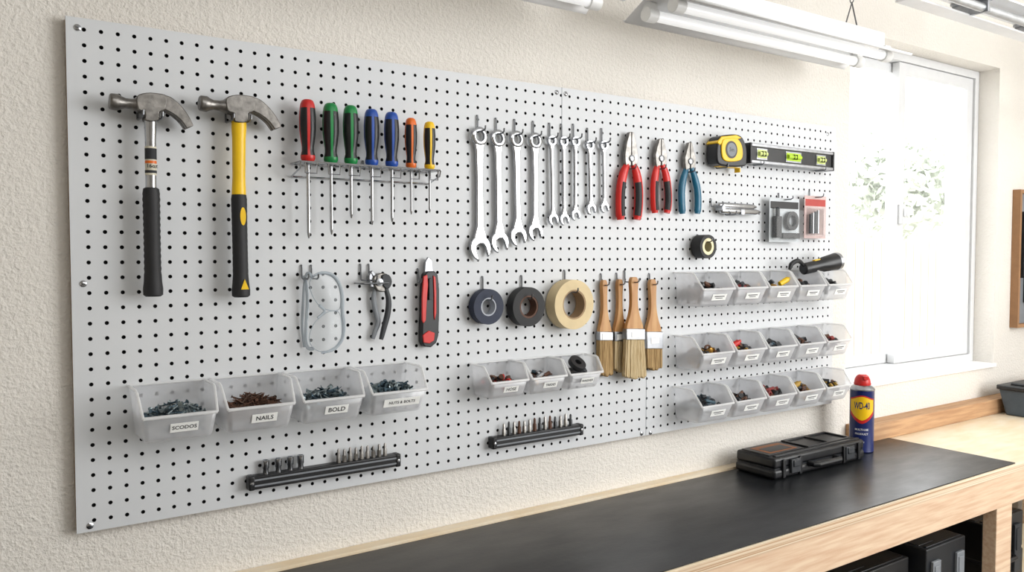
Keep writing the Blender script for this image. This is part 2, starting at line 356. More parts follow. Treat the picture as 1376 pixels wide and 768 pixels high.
# ------------------------------------------------------------------ hammers
def hammer(hd,out,neck,grip0,grip1,kind,label):
    ox,oy,sc=hd
    q=lambda x,y:(ox+(x-203)*sc, oy+(y-150)*sc)
    t=thing('claw_hammer',label,'hammer',B(*grip1,out),'claw hammers hung on the pegboard')
    m=MB()
    a=B(*q(147,136),out); b=B(*q(186,141),out); d=(b-a); L=d.length
    m.lathe(a,d,[(0,.0115),(.0015,.0135),(.012,.0138),(.017,.011),(.024,.0085),(.034,.009),(L,.0125)],22)
    body=PX([q(*p) for p in ((182,131),(195,126),(212,127),(222,131),(220,148),(212,152),(211,163),(194,163),(193,152),(184,148))],out)
    m.prism(splc(body,3),out-.013,out+.013)
    m.build('head',FORGED,t,bevel=.0015)
    top_=spl([(216,128),(228,132),(240,142),(251,156),(258,170)],4); bot=spl([(249,174),(241,163),(230,154),(218,148)],4)
    cl=PX([q(*p) for p in top_+bot],out)
    for s in (-1,1):
        m=MB(); m.prism(cl,out+s*.0075-.0052,out+s*.0075+.0052); m.build('claw',FORGED,t,bevel=.0015)
    p0=B(*neck,out); p1=B(*grip0,out); p2=B(*grip1,out)
    if kind==0:
        m=MB(); ax=p1-p0; L=ax.length
        m.lathe(p0-ax.normalized()*.004,ax,[(0,.0105),(L*.35,.0088),(L+.006,.0088)],20); m.build('shaft',CHROME,t)
        m=MB(); s0=p0+ax*.35
        m.lathe(s0+ax*.05,ax,[(0,.0092),(L*.42,.0092)],20,mi=0,caps=False)
        m.lathe(s0+ax*.08,ax,[(0,.0094),(L*.16,.0094)],20,mi=2,caps=False); m.lathe(s0+ax*.26,ax,[(0,.0094),(L*.04,.0094)],20,mi=1,caps=False); m.lathe(s0+ax*.40,ax,[(0,.0094),(L*.04,.0094)],20,mi=2,caps=False)
        m.text('16oz',s0+ax*.34+YN*.0096,X1,Z1,.009,2)
        m.build('shaft_label',[M('cream_label','#cfc8b4',.5),ORG,INK],t)
    else:
        m=MB(); ax=p1-p0; L=ax.length
        m.lathe(p0-ax.normalized()*.004,ax,[(0,.0130),(L*.12,.0130),(L*.25,.0118),(L*.8,.0112),(L+.006,.0125)],24,sq=.85); m.build('shaft',YEL,t)
    m=MB(); ax=p2-p1; L=ax.length; pr=[(0,.0095),(.002,.0125),(.01,.0138)]
    N=26
    for i in range(N):
        u=.08+.72*i/(N-1); base=.0138-.0006*math.sin(u*math.pi); pr.append((L*u,base+(.0006 if i%2 else -.0003)*(1 if kind==0 else .3)))
    pr+= [(L*.86,.0145),(L*.93,.0160),(L*.985,.0157),(L,.012),(L,0)]
    m.lathe(p1,ax,pr,24,sq=.9); m.build('grip',BLACKR,t)
    if kind==1:
        m=MB(); axn=ax.normalized(); c=p1+ax*.22
        for cc,ry,rx in ((c,.016,.0050),):
            pts=[cc+YN*.0128+X1*(.003+rx*math.cos(k/20*6.283))+axn*(ry*math.sin(k/20*6.283)) for k in range(20)]
            m.add(pts+[p+YN*-.006 for p in pts],[list(range(20))]+[[k,20+k,20+(k+1)%20,(k+1)%20] for k in range(20)])
        c=p1+ax*.9; pts=[c+YN*.0146+X1*.003-axn*.014,c+YN*.0146+X1*.010+axn*.004,c+YN*.0146-X1*.004+axn*.004]
        m.add(pts+[p+YN*-.004 for p in pts],[(0,1,2),(0,3,4,1),(1,4,5,2),(2,5,3,0)])
        m.build('grip_inlay',YEL,t)
    hook(V((p0.x,0,p0.z+.001)),out+.022,.03,double=.030)
    return t
hammer((203,150,1),.032,(202,160),(203,252),(206,398),0,'claw hammer with chrome shaft and black rubber grip')
hammer((322,152,.97),.032,(321,164),(321,260),(324,399),1,'claw hammer with yellow fiberglass shaft and black grip')

# ------------------------------------------------------------------ screwdriver rack + drivers
DO=.034
rz=B(397,218,.03).z; xa=B(398,218,.03).x; xb=B(577,228,DO).x+.015
rk=thing('screwdriver_rack','chrome wire rack holding a row of screwdrivers','rack',(xa,0,rz))
drv=[(413,133,216,320,.0155,RED,'red'),(444,138,219,315,.0155,GRN,'green'),(471,141,221,293,.0150,GRN,'green'),(499,146,223,302,.0150,BLU,'blue'),(526,150,225,298,.0150,BLU,'blue'),(552,158,226,288,.0125,ORG,'orange'),(577,163,228,285,.0125,YEL,'yellow')]
m=MB()
for o_,z_ in ((.003,rz),(.054,rz),(.003,rz-.024)): m.tube([(xa,-o_,z_),(xb,-o_,z_)],.0019,8)
for x in (xa,xb): m.tube([(x,-.003,rz),(x,-.054,rz)],.0019,8); m.tube([(x,-.054,rz),(x,-.05,rz-.012),(x,-.003,rz-.024)],.0016,8)
m.build('wire_rail',CHROME,rk)
for d in drv:
    c=B(d[0],d[2],DO); m=MB()
    ra=d[4]*.62
    m.tube([(c.x+ra*math.cos(a/16*6.2832),-DO+ra*math.sin(a/16*6.2832),rz) for a in range(17)],.0015,6)
    m.tube([(c.x-ra-.0015,-.003,rz),(c.x-ra-.0015,-.054,rz)],.0015,6); m.tube([(c.x+ra+.0015,-.003,rz),(c.x+ra+.0015,-.054,rz)],.0015,6)
    m.tube([(c.x-ra-.0015,-.054,rz),(c.x-ra-.0015,-.052,rz-.020),(c.x+ra+.0015,-.052,rz-.020),(c.x+ra+.0015,-.054,rz)],.0015,6)
    m.build('wire_loop',CHROME,rk)
for x in (xa+.03,(xa+xb)/2,xb-.03): hook(V((x,0,rz-.003)),.012,.018)
for px,y0,y1,y2,R_,mt,cn in drv:
    p0=B(px,y0,DO); p1=V((p0.x,p0.y,rz+.002)); p2=B(px,y2,DO); p2.x=p0.x
    t=thing('screwdriver',f'screwdriver with {cn} and black fluted handle standing in a wire rack','screwdriver',p2,'screwdrivers in the wire rack')
    L=(p1-p0).length; ax=V((0,0,-1))
    pr=[(0,0),(.01*L,.45),(.03*L,.68),(.08*L,.84),(.15*L,.92),(.3*L,1),(.5*L,.98),(.68*L,.82),(.76*L,.72),(.83*L,.72),(.9*L,.86),(.95*L,.86),(L,.66),(L,.25)]
    pr=[(a,b*R_) for a,b in pr]
    m=MB(); m.lathe(p0,ax,pr,32,rf=lambda k,d:1-(.07 if (k%8)<2 and .1*L<d<.72*L else 0),mif=lambda i,k:(1 if (4<=i<=9 and (k%8)>=2) else 0))
    m.build('handle',[mt,BLACKP],t)
    m=MB(); r=.0033 if R_>.013 else .0026; Ls=(p1-p2).length
    m.lathe(p1+Z1*.002,ax,[(0,r),(Ls*.93,r),(Ls*.97,r*.8),(Ls+.002,r*.35)],14); m.build('blade',CHROME,t)

# ------------------------------------------------------------------ wrenches
def wrench(pt,pb,rr,rj,hw,out,flip=1):
    t=thing('combination_wrench','chrome combination wrench hanging by its ring end','wrench',pt,'combination wrenches on the pegboard')
    a=V((pb.x-pt.x,pb.z-pt.z)); L=a.length; a.normalize(); n=V((-a.y,a.x))
    P=lambda u,v:(pt.x+n.x*u+a.x*v, pt.z+n.y*u+a.y*v)
    m=MB(); m.lathe((pt.x,-out+.0045,pt.z),YN,[(0,rr*.60),(0,rr*.90),(.002,rr),(.007,rr),(.009,rr*.90),(.009,rr*.60)],24,closed=True,rf=lambda k,d:1)
    m.build('ring_end',CHROME,t,smooth=50)
    sh=[P(rr*.62,rr*.75),P(hw*1.15,rr*1.6),P(hw,L*.4),P(hw*1.05,L-rj*1.9),P(rj*.72,L-rj*.6),P(-rj*.72,L-rj*.6),P(-hw*1.05,L-rj*1.9),P(-hw,L*.4),P(-hw*1.15,rr*1.6),P(-rr*.62,rr*.75)]
    m=MB(); m.prism(sh,out-.0034,out+.0034); m.build('shank',CHROME,t,bevel=.0026,bseg=4)
    m=MB(); g=[P(hw*.35,L*.24),P(hw*.35,L*.70),P(-hw*.35,L*.70),P(-hw*.35,L*.24)]
    m.prism(g,out+.0030,out+.0036,0); m.build('engraved_panel',STEEL,t)
    phi=math.radians(18)*flip; cu,cv=0,L-rj*.1; s_=.46*rj; be=math.asin(s_/rj)
    pts=[]
    for k in range(25):
        th=be+(2*math.pi-2*be)*k/24; x=rj*math.cos(th); y=rj*math.sin(th)
        if x>0: x*=1.12
        pts.append((x,y))
    pts+=[(rj*.1,-s_),(-rj*.22,-s_*.75),(-rj*.32,0),(-rj*.22,s_*.75),(rj*.1,s_)]
    poly=[]
    for x,y in pts:
        v=cv+x*math.cos(phi)-y*math.sin(phi); u=cu+x*math.sin(phi)+y*math.cos(phi); poly.append(P(u,v))
    m=MB(); m.prism(poly,out-.004,out+.004); m.build('open_end',CHROME,t,bevel=.0022,bseg=3)
WO=.010
for xt,yt,xb_,yb,rr,rj,hw in ((644,183,645,334,.0205,.0265,.0085),(669,186,671,326,.0195,.0235,.0078),(694,187,696,318,.019,.0225,.0072),(719,189,719,312,.0185,.0205,.0068),
     (741,189,743,295,.0125,.014,.0046),(757,190,758,295,.0125,.014,.0045),(773,190,773,289,.0125,.0135,.0045),(792,195,794,281,.0125,.014,.0048),(811,195,812,279,.012,.013,.0044)):
    p=B(xt,yt,WO); wrench(p,B(xb_,yb,WO),rr,rj,hw,WO)
    hook(V((p.x,0,p.z+rr*.60-.0019)),.034,.036)

# ------------------------------------------------------------------ pliers
def pliers(c,yt,yb,wj,hl,hr,mg,mg2,label,r,nose,out=.014):
    cx,cy=c; piv=B(cx,cy,out); t=thing('pliers',label,'pliers',B(cx,yb,out),'pliers hung on the pegboard')
    w=wj
    for s in (-1,1):
        pts=[(cx+s*.5,yt),(cx+s*w*.35*nose,yt+1),(cx+s*w*.75*nose,yt+(cy-yt)*.45),(cx+s*w,cy-5),(cx+s*w*.95,cy+4),(cx+s*w*.8,cy+12),(cx+s*w*.1,cy+9),(cx+s*.5,cy-6)]
        m=MB(); m.prism(PX(pts,out),out-.0055,out+.0055-.001*(s>0)); m.build('jaw',FORGED,t,bevel=.0012)
    m=MB(); m.lathe((piv.x,-out-.004,piv.z),YN,[(0,.0085),(.0035,.0085),(.0045,.007),(.0045,0)],18); m.build('pivot',STEEL,t)
    for s,h in ((-1,hl),(1,hr)):
        pth=path_px(h,out,6); n=len(pth)
        rs=[r*(.62+.38*math.sin(min(1,i/(n-1)*2.2)*math.pi/2))*(1 if i<n-2 else .8) for i in range(n)]
        m=MB(); m.tube(pth,rs,12,sq=.75); m.build('grip',[mg],t)
        if mg2:
            k0=int(n*.42)
            m=MB(); m.tube([q+YN*.0016 for q in pth[k0:-2]],[x*.8 for x in rs[k0:-2]],10,sq=.9)
            for v in m.v: v.x+=-s*.0026
            m.build('grip_inlay',mg2,t)
    hook(V((B(cx,cy+13,out).x,0,B(cx,cy+14,out).z)),.034,.03)
pliers((847,213),177,297,9,[(843,221),(838,232),(834,252),(833,275),(834,295)],[(851,221),(855,232),(858,252),(858,275),(856,295)],REDG,BLACKR,'lineman pliers with red and black grips',.0125,1)
pliers((887,213),186,287,8,[(884,221),(881,232),(879,250),(879,270),(880,286)],[(890,221),(894,232),(897,250),(898,270),(896,286)],REDG,BLACKR,'diagonal cutters with red and black grips',.0110,1)
pliers((926,217),191,288,7.5,[(923,225),(919,237),(916,254),(916,272),(917,287)],[(929,225),(933,237),(937,254),(938,272),(937,287)],TEAL,None,'pliers with teal blue dipped handles',.0105,.9)

# ------------------------------------------------------------------ tape measure & level
t=thing('tape_measure','yellow and black tape measure clipped to the pegboard','tape measure',B(978,227,.03))
bd=splc(PX([(960,190),(965,183),(984,181),(993,186),(998,200),(998,219),(994,224),(973,224),(960,220),(958,205)],.03),3)
m=MB(); m.prism(bd,.006,.044); m.build('body',BLACKP,t,bevel=.004,bseg=3)
sh=splc(PX([(970,190),(974,186),(986,185),(993,189),(997,199),(997,211),(992,216),(978,217),(971,213),(969,202)],.045),3)
m=MB(); m.prism(sh,.043,.0475); m.build('side_shell',YEL,t,bevel=.002)
sh=PX([(958,192),(964,184),(984,182),(991,186),(985,188),(966,190),(962,196)],.03)
m=MB(); m.prism(sh,.005,.0455); m.build('top_shell',YEL,t,bevel=.002)
c=B(983,201,.048); m=MB(); m.lathe((c.x,-.0475,c.z),YN,[(0,.023),(.001,.023),(.001,0)],28,mi=0); m.lathe((c.x,-.0484,c.z),YN,[(0,.018),(.0006,.018),(.0006,0)],28,mi=1); m.text('5m',(c.x,-.0492,c.z),X1,Z1,.015,0); m.build('badge',[BLACKP,GREYP],t)
m=MB(); e=B(975,226,.03); m.box(e.x-.03,e.x+.055,-.034,-.016,e.z+.003,e.z+.0045); m.box(e.x+.052,e.x+.055,-.034,-.016,e.z-.008,e.z+.004); m.build('blade',YEL,t)
hook(V((c.x-.01,0,c.z-.047)),.045,.02)

a=B(1004,205,.025); b=B(1117,216,.025); zt=B(1004,192,.025).z; zb=B(1004,219,.025).z
t=thing('spirit_level','black and silver box spirit level with green vials','level',(a.x,-.025,zb))
x0,x1=a.x,b.x; H=zt-zb; zm=(zt+zb)/2
w=[(x0+.030,x0+.075),( (x0+x1)/2-.035,(x0+x1)/2+.035),(x1-.085,x1-.04)]
m=MB(); m.box(x0+.006,x1-.006,-.032,-.006,zb+.008,zt-.008); m.build('web',BLACKP,t,bevel=.001)
m=MB(); m.box(x0+.004,x1-.004,-.036,-.004,zt-.009,zt); m.box(x0+.004,x1-.004,-.036,-.004,zb,zb+.009); m.build('rail',STEEL,t,bevel=.0015)
for s in (x0,x1-.008): m=MB(); m.box(s,s+.008,-.0365,-.0035,zb-.001,zt+.001); m.build('end_cap',BLACKP,t,bevel=.002)
for i,(u,v) in enumerate(w):
    m=MB(); m.box(u,v,-.0335,-.0315,zm-.015,zm+.015,1); m.box(u+.003,v-.003,-.0345,-.0334,zm-.011,zm+.011,0)
    m.cyl((u+.006,-.036,zm),(v-.006,-.036,zm),.0060,n=12,mi=0)
    for q in (-.006,.006): m.box((u+v)/2+q-.0006,(u+v)/2+q+.0006,-.0428,-.030,zm-.007,zm+.007,2)
    m.build('vial',[VIAL if i==1 else VIALW,STEEL,BLACKP],t)
for x in (x0+.05,x1-.05): hook(V((x,0,zb-.002)),.042,.012)

# folding tool
c0=B(964,277,.02); c1=B(1022,284,.02)
t=thing('folding_multitool','slim stainless steel multitool hanging sideways on a hook','multitool',(c0.x,-.02,c0.z-.015))
zc=(c0.z+c1.z)/2
for o_,dz,x_a,x_b in ((.016,.0075,c0.x+.004,c1.x-.012),(.020,-.0065,c0.x+.010,c1.x)):
    Lm=x_b-x_a
    m=MB(); m.lathe((x_a,-o_,zc+dz),X1,[(0,.003),(.004,.0075),(.02,.0088),(Lm*.5,.0086),(Lm*.86,.0080),(Lm-.012,.0055),(Lm-.003,.003),(Lm,.0015)],16); m.build('handle',CHROME,t)
m=MB(); m.box(c0.x+.085,c0.x+.100,-.0296,-.008,zc-.0165,zc-.001); m.build('rivet_plate',STEEL,t,bevel=.001)
m=MB(); m.cyl((c0.x+.012,-.006,zc),(c0.x+.012,-.032,zc),.0065,n=14); m.build('rivet',STEEL,t)
hook(V((c0.x-.006,0,zc+.004)),.045,.022); hook(V((c0.x+.05,0,zc-.0170)),.042,.02)

# blister packs
def pack(pxs,yt,yb,mc,mi_,label,kind):
    o_=.03; a=B(pxs[0],yt,o_); b=B(pxs[1],yb,o_); x0,x1=a.x,b.x; z1=B((pxs[0]+pxs[1])/2,yt,o_).z; z0=B((pxs[0]+pxs[1])/2,yb,o_).z
    t=thing('blister_pack',label,'hardware pack',(x0,-o_,z0),'retail packs hung on the pegboard')
    m=MB(); m.box(x0,x1,-.023,-.022,z0,z1,0); m.box(x0+.004,x1-.004,-.0235,-.0229,z1-.030,z1-.010,1)
    m.build('backing_card',[mc,mi_],t)
    m=MB(); m.box(x0+.006,x1-.006,-.045,-.023,z0+.006,z1-.032); m.build('blister',CLEAR,t,bevel=.005)
    zc=(z0+z1)/2-.01
    if kind==0:
        m=MB(); m.ring(((x0+x1)/2+.020,-.032,zc+.008),YN,.016,.027,.010,mi=0); m.build('hose_ring',BLACKP,t)
        m=MB(); m.box(x0+.010,x0+.034,-.040,-.026,z0+.012,zc+.02,0); m.build('contents',BLACKP,t,bevel=.001)
        m=MB(); m.cyl((x0+.022,-.034,zc+.02),(x0+.022,-.034,zc+.045),.006); m.build('contents',CHAR,t)
        m=MB(); m.box(x0+.045,x1-.012,-.036,-.026,z0+.01,z0+.026,0); m.build('contents',BLACKP,t,bevel=.001)
    else:
        for i in range(4): m=MB(); m.cyl((x0+.016+.012*i,-.032,z0+.014),(x0+.016+.012*i,-.032,zc+.018+.004*i),.0040); m.build('contents',[CHAR,STEEL][i%2],t)
    hook(V(((x0+x1)/2,0,z1-.004)),.05,.02)
pack((1037,1076),266,325,M('card_grey','#c3c8cb',.5),BLACKP,'clear blister pack with black fittings on a grey card',0)
pack((1084,1112),263,320,M('card_pale','#c9b0ac',.5),M('card_red','#b03a32',.5),'clear blister pack with small tools on a red and grey card',1)

# ------------------------------------------------------------------ tape rolls
def roll(px,py,ro,ri,rh,th,mt,mc,label,o0=.006,hp=.05):
    c=B(px,py,o0+th); t=thing('tape_roll',label,'tape roll',(c.x,-o0,c.z-ro),'tape rolls hung on peg hooks')
    m=MB(); c0=V((c.x,-o0,c.z)); rc=ri
    m.lathe(c0,YN,[(0,rc),(0,ro),(th,ro),(th,rc)],64,closed=True); m.build('tape',mt,t,smooth=20)
    m=MB(); m.lathe(c0,YN,[(0.0005,rh),(0.0005,rc),(th-.0008,rc),(th-.0008,rh)],64,closed=True); m.build('core',mc,t,smooth=20)
    hook(V((c.x,0,c.z+rh-.0019)),o0+th+.012,hp)
roll(657,412,.0385,.0200,.0172,.022,BLUT,COREG,'navy blue electrical tape roll')
roll(711,412,.044,.0255,.0215,.026,BLKT,COREB,'black electrical tape roll')
roll(772,409,.0575,.0345,.0310,.034,MASK,CORE,'wide beige masking tape roll')
roll(952,331,.031,.022,.014,.034,BLKT,M('core_tan','#c9c09a',.4,.3),'short black tape roll with tan core',hp=.02)

# ------------------------------------------------------------------ brushes
def brush(xt,yt,yf0,yf1,xb,yb,wf,wt,out,mb_,label,tilt=0):
    t=thing('paint_brush',label,'paint brush',B(xb,yb,out),'paint brushes hung on the pegboard')
    f=lambda y: xt+(xb-xt)*(y-yt)/(yb-yt)
    L=yf0-yt
    prof=[(0,.22),(.04,.34),(.12,.40),(.3,.34),(.55,.36),(.75,.55),(.92,.86),(1,.9)]
    left=[(f(yt+L*a)-wf/2*b,yt+L*a) for a,b in prof]; right=[(f(yt+L*a)+wf/2*b,yt+L*a) for a,b in prof]
    poly=PX(spl(left,3)+spl(right[::-1],3),out)
    m=MB(); m.prism(poly,out-.0055,out+.0055); m.build('handle',BRW,t,bevel=.0025,bseg=3)
    m=MB(); m.prism(PX([(f(yf0)-wf/2,yf0-1),(f(yf0)+wf/2,yf0-1),(f(yf1)+wf/2,yf1),(f(yf1)-wf/2,yf1)],out),out-.008,out+.008); m.build('ferrule',STEEL,t,bevel=.0015)
    N=16; top=[(f(yf1)-wf/2*.94+wf*.94*i/N,yf1-.5) for i in range(N+1)]
    bot=[(f(yb)-wt/2+wt*i/N, yb-random.uniform(0,3)-abs(i-N/2)*.35) for i in range(N+1)]
    m=MB()
    for i in range(N):   # bundles of bristle, slightly uneven in depth
        d=.0068+random.uniform(-.0012,.0006)
        m.prism(PX([top[i],top[i+1],bot[i+1],((bot[i][0]+bot[i+1][0])/2,max(bot[i][1],bot[i+1][1])+2),bot[i]],out),out-d,out+d)
    m.build('bristles',mb_,t)
    lb=MB(); y_=(yf0+yf1)/2; c=B(f(y_),y_,out); lb.box(c.x-.014,c.x+.014,-out-.0088,-out-.0078,c.z-.007,c.z+.007); lb.build('maker_sticker',WHITEP,t)
    p=B(xt,yt+7,out); hook(V((p.x,0,p.z)),out+.02,.028)
brush(811,376,446,457,813,504,18,18,.012,BRISD,'flat paint brush with brown bristles and wooden handle')
brush(832,375,446,458,832,498,17,17,.012,BRIS,'narrow paint brush with pale bristles and wooden handle')
brush(851,372,442,456,852,508,25,29,.034,BRIS,'wide paint brush with blond bristles and wooden handle')
brush(876,375,446,468,878,496,22,20,.012,BRISD,'angled paint brush with tan bristles and wooden handle')

# ------------------------------------------------------------------ safety glasses, crimper, knife
o_=.03; t=thing('safety_glasses','clear plastic wraparound safety glasses hanging from a hook','safety glasses',B(430,470,o_))
def lens(pts,oo):
    P=splc(pts,4); c=(sum(p[0] for p in pts)/len(pts),sum(p[1] for p in pts)/len(pts)); m=MB()
    rings=[0,.35,.7,1]; vs=[];n=len(P)
    for r in rings[1:]:
        for p in P: vs.append(B(c[0]+(p[0]-c[0])*r,c[1]+(p[1]-c[1])*r,oo+.014*(1-r*r)))
    vs.append(B(c[0],c[1],oo+.014)); fs=[]
    for k in range(n): fs.append((3*n,k,(k+1)%n))
    for i in range(2):
        for k in range(n): fs.append((i*n+k,i*n+(k+1)%n,(i+1)*n+(k+1)%n,(i+1)*n+k))
    m.add(vs,fs); m.build('lens',LENS,t,solid=.0016,smooth=60)
    m=MB(); q=[B(p[0],p[1],oo) for p in P]; m.tube(q+[q[0]],.0009,8); m.build('lens_rim',LENSR,t)
lens([(417,376),(430,368),(445,371),(455,384),(458,402),(455,416),(440,416),(427,408),(418,392)],o_)
lens([(440,419),(455,419),(459,436),(458,454),(448,467),(432,472),(419,465),(416,450),(424,432)],o_+.005)
m=MB(); m.tube(path_px([(420,371),(433,366),(448,370),(457,384),(460,402),(460,418),(462,436),(460,455),(449,469),(432,474)],o_+.001),[.0018+.0022*math.sin(i/54*3.14) for i in range(55)],8); m.build('brow_bar',LENSR,t)
m=MB(); m.tube(path_px([(429,410),(436,418),(427,427)],o_+.004),.0028,8); m.build('nose_bridge',LENSR,t)
for pts,oo in (([(420,372),(413,367),(409,380),(407,410),(406,440),(409,466)],[.03,.024,.016,.010,.006,.005]),([(422,468),(413,466),(411,445),(413,410),(412,385),(408,370)],[.034,.028,.022,.018,.016,.014])):
    m=MB(); m.tube(path_px(pts,oo),.0034,8,sq=.5); m.build('temple_arm',LENSR,t)
for x in (405,418): hook(B(x,374),.038,.026)

t=thing('crimping_pliers','steel and charcoal folding crimping pliers with curved handles','crimping pliers',B(510,457,.02),'pliers hung on the pegboard')
m=MB(); m.prism(PX(splc([(500,374),(508,367),(519,368),(524,378),(520,389),(512,392),(504,388)],3),.014),.004,.020); m.build('head',FORGED,t,bevel=.002)
m=MB(); m.prism(PX(splc([(511,370),(520,369),(524,378),(520,387),(513,384)],3),.014),.019,.024); m.build('head_cover',CHAR,t,bevel=.001)
m=MB(); p=B(510,379,.022); m.lathe((p.x,-.020,p.z),YN,[(0,.0075),(.004,.0075),(.005,0)],18); m.build('pivot',STEEL,t)
for pts,oo,mt,r in (([(504,386),(502,400),(504,415),(508,432),(504,445),(501,455)],.010,GREYP,.0058),([(518,386),(522,402),(521,420),(516,440),(512,456)],.018,CHAR,.0065)):
    m=MB(); P=path_px(pts,oo); n=len(P); m.tube(P,[r*(.7+.3*math.sin(i/(n-1)*3.14)) for i in range(n)],12,sq=.7); m.build('handle',mt,t)
m=MB(); m.prism(PX([(503,376),(498,366),(495,371),(498,385),(503,386)],.014),.006,.016); m.build('jaw',STEEL,t,bevel=.001)
m=MB(); m.prism(PX([(506,370),(500,363),(498,366),(503,374)],.014),.006,.016); m.build('jaw',STEEL,t,bevel=.001)
for x in (484,495): hook(B(x,376),.04,.032)
m=MB(); a=B(484,378,.025); b=B(520,380,.025); m.tube([(a.x,.003,a.z-.004),(a.x,-.030,a.z-.004),(a.x+.004,-.034,a.z-.004),(b.x,-.034,a.z-.004)],.0018,8)
meta(m.build('peg_hook',WIRE,origin=(a.x,0,a.z)),'bent zinc wire hook reaching sideways','hook','zinc peg hooks on the pegboard')

t=thing('utility_knife','slim red and black snap-off utility knife','utility knife',B(576,465,.02))
K=.012
m=MB(); m.prism(PX([(569,368),(573,364),(582,364),(586,369),(588,388),(588,420),(587,450),(584,460),(577,466),(568,465),(565,459),(565,440),(566,420),(566,400),(567,382)],K),.002,.020); m.build('body',BLACKP,t,bevel=.002)
m=MB(); m.prism(PX([(569,371),(574,369),(575,382),(573,408),(572,430),(569,434),(567,430),(567,415),(567,400),(568,385)],.021),.018,.0225); m.build('grip_shell',REDG,t,bevel=.001)
m=MB(); m.prism(PX([(582,370),(585,372),(586,390),(586,420),(584,430),(583,424),(583,395)],.021),.018,.0225); m.build('grip_shell',REDG,t,bevel=.001)
m=MB(); m.prism(PX([(568,450),(576,444),(584,447),(583,457),(577,461),(569,460)],.021),.018,.0225); m.build('end_cap',REDG,t,bevel=.001)
m=MB(); m.prism(PX([(570,369),(571,352),(575,345),(580,349),(582,369)],K),.007,.014); m.build('blade_holder',STEEL,t,bevel=.001)
m=MB(); m.prism(PX([(576,374),(580,373),(580,402),(576,403)],.022),.019,.0245); m.build('slider',CHAR,t,bevel=.001)
hook(B(561,380),.018,.03)

# ------------------------------------------------------------------ bins
def bin_(x0,zt,w,d,h,text,label,grp,y0=.002):
    z0=zt-h; t=thing('storage_bin',label,'storage bin',(x0,-y0,z0),grp)
    ins=.008; yb=-y0
    def pt(sx,yy,zz):
        i=ins*(1-zz); return V((x0+i if sx==0 else x0+w-i, yb-yy*d, z0+zz*h))
    prof=[(0,0),(.80,0),(1,.52),(.66,1),(0,1)]
    m=MB(); vs=[pt(s,*p) for s in(0,1) for p in prof]
    m.add(vs,[(0,1,2,3,4),(5,9,8,7,6),(0,5,6,1),(1,6,7,2),(0,4,9,5)])
    m.build('body',BIN,t,bevel=.008,bseg=3,solid=.0018)
    m=MB()
    for s in (0,1): m.tube([pt(s,*p) for p in ((1,.52),(.96,.59),(.70,.97),(.62,1),(0,1))],.0022,8)
    m.tube([pt(0,1,.52),pt(1,1,.52)],.0030,8); m.tube([pt(0,0,1),pt(1,0,1)],.0020,8)
    m.build('rim',BINR,t,smooth=60)
    Bm=(pt(0,.8,0)+pt(1,.8,0))/2; Cm=(pt(0,1,.52)+pt(1,1,.52))/2; v=(Cm-Bm).normalized(); n=X1.cross(v); O=Bm+(Cm-Bm)*.55+n*.002+X1*w*.05
    m=MB(); lw,lh=w*((.36 if len(text)<9 else .62) if text else .42),h*.20; m.obox(O,X1,v,n,lw,lh,.0006,0)
    if text: m.text(text,O+n*.0009,X1,v,min(lh*.75,lw*.90/(len(text)*.68)),1)
    else:
        m.obox(O+n*.0008+v*lh*.14,X1,v,n,lw*.7,lh*.14,.0001,1); m.obox(O+n*.0008-v*lh*.15,X1,v,n,lw*.5,lh*.1,.0001,1)
    m.build('label',[LABEL,INK],t)
    return (x0+ins+.004,x0+w-ins-.004,-y0-.008,-y0-.76*d,z0+.003)
def heap(reg,kind,N,name,label,mats,hh=.03,ms=1.0):
    xa,xb,ya,yb,z0=reg; m=MB()
    for i in range(N):
        L=random.uniform(.016,.028) if kind!='nut' else .006
        u,v=random.random(),random.random()
        x=xa+.006+(xb-xa-.012)*u; y=ya-.006+(yb-ya+.012)*v
        hz=hh*(1-.28*abs(2*u-1))*(1-.18*abs(2*v-1)); z=z0+.005+hz*random.random()**.4
        a=random.uniform(0,6.283); e=random.uniform(-.35,.6); d=V((math.cos(a)*math.cos(e),math.sin(a)*math.cos(e),math.sin(e)))
        p=V((x,y,z)); mi=random.randrange(len(mats))
        def cl(q,g=0): return V((min(max(q.x,xa+.003+g),xb-.003-g),min(max(q.y,yb+.004+g),ya-.004-g),max(q.z,z0+.004+g)))
        if kind=='screw':
            a_,b_=cl(p-d*L/2),cl(p+d*L/2); m.cyl(a_,b_,.0018,.0006,6,mi); dd=(b_-a_).normalized(); m.cyl(a_-dd*.0015,a_+dd*.001,.0040,.0018,8,mi)
        elif kind=='nail':
            a_,b_=cl(p-d*L*.65),cl(p+d*L*.65); m.cyl(a_,b_,.0013,.0010,5,mi); dd=(b_-a_).normalized(); m.cyl(a_-dd*.0004,a_+dd*.0004,.0031,n=7,mi=mi)
        elif kind=='nut':
            m.lathe(cl(p)-d*.002,d,[(0,.0024),(0,.0055),(.0045,.0055),(.0045,.0024)],6,mi,closed=True)
            if i%3==0: m.cyl(cl(p),cl(p+d*.018),.002,n=6,mi=mi)
        elif kind=='mix':
            r=random.random(); g=.004*ms; p=cl(p,g)
            if r<.35: m.cyl(cl(p-d*.014*ms,g),cl(p+d*.014*ms,g),random.uniform(.003,.006)*ms,n=10,mi=mi)
            elif r<.6:
                o1=d.orthogonal().normalized(); m.obox(p,d,o1,d.cross(o1),random.uniform(.010,.018)*ms,random.uniform(.006,.011)*ms,.006*ms,mi)
            elif r<.8: m.lathe(p,d,[(0,.004*ms),(0,.008*ms),(.006*ms,.008*ms),(.006*ms,.004*ms)],14,mi,closed=True)
            else: m.cyl(cl(p-d*.016,g),cl(p+d*.016,g),.0018,n=6,mi=mi)
    o=m.build(name,mats,origin=((xa+xb)/2,(ya+yb)/2,z0)); meta(o,label,'small hardware',kind='stuff'); return o
zt=1.273
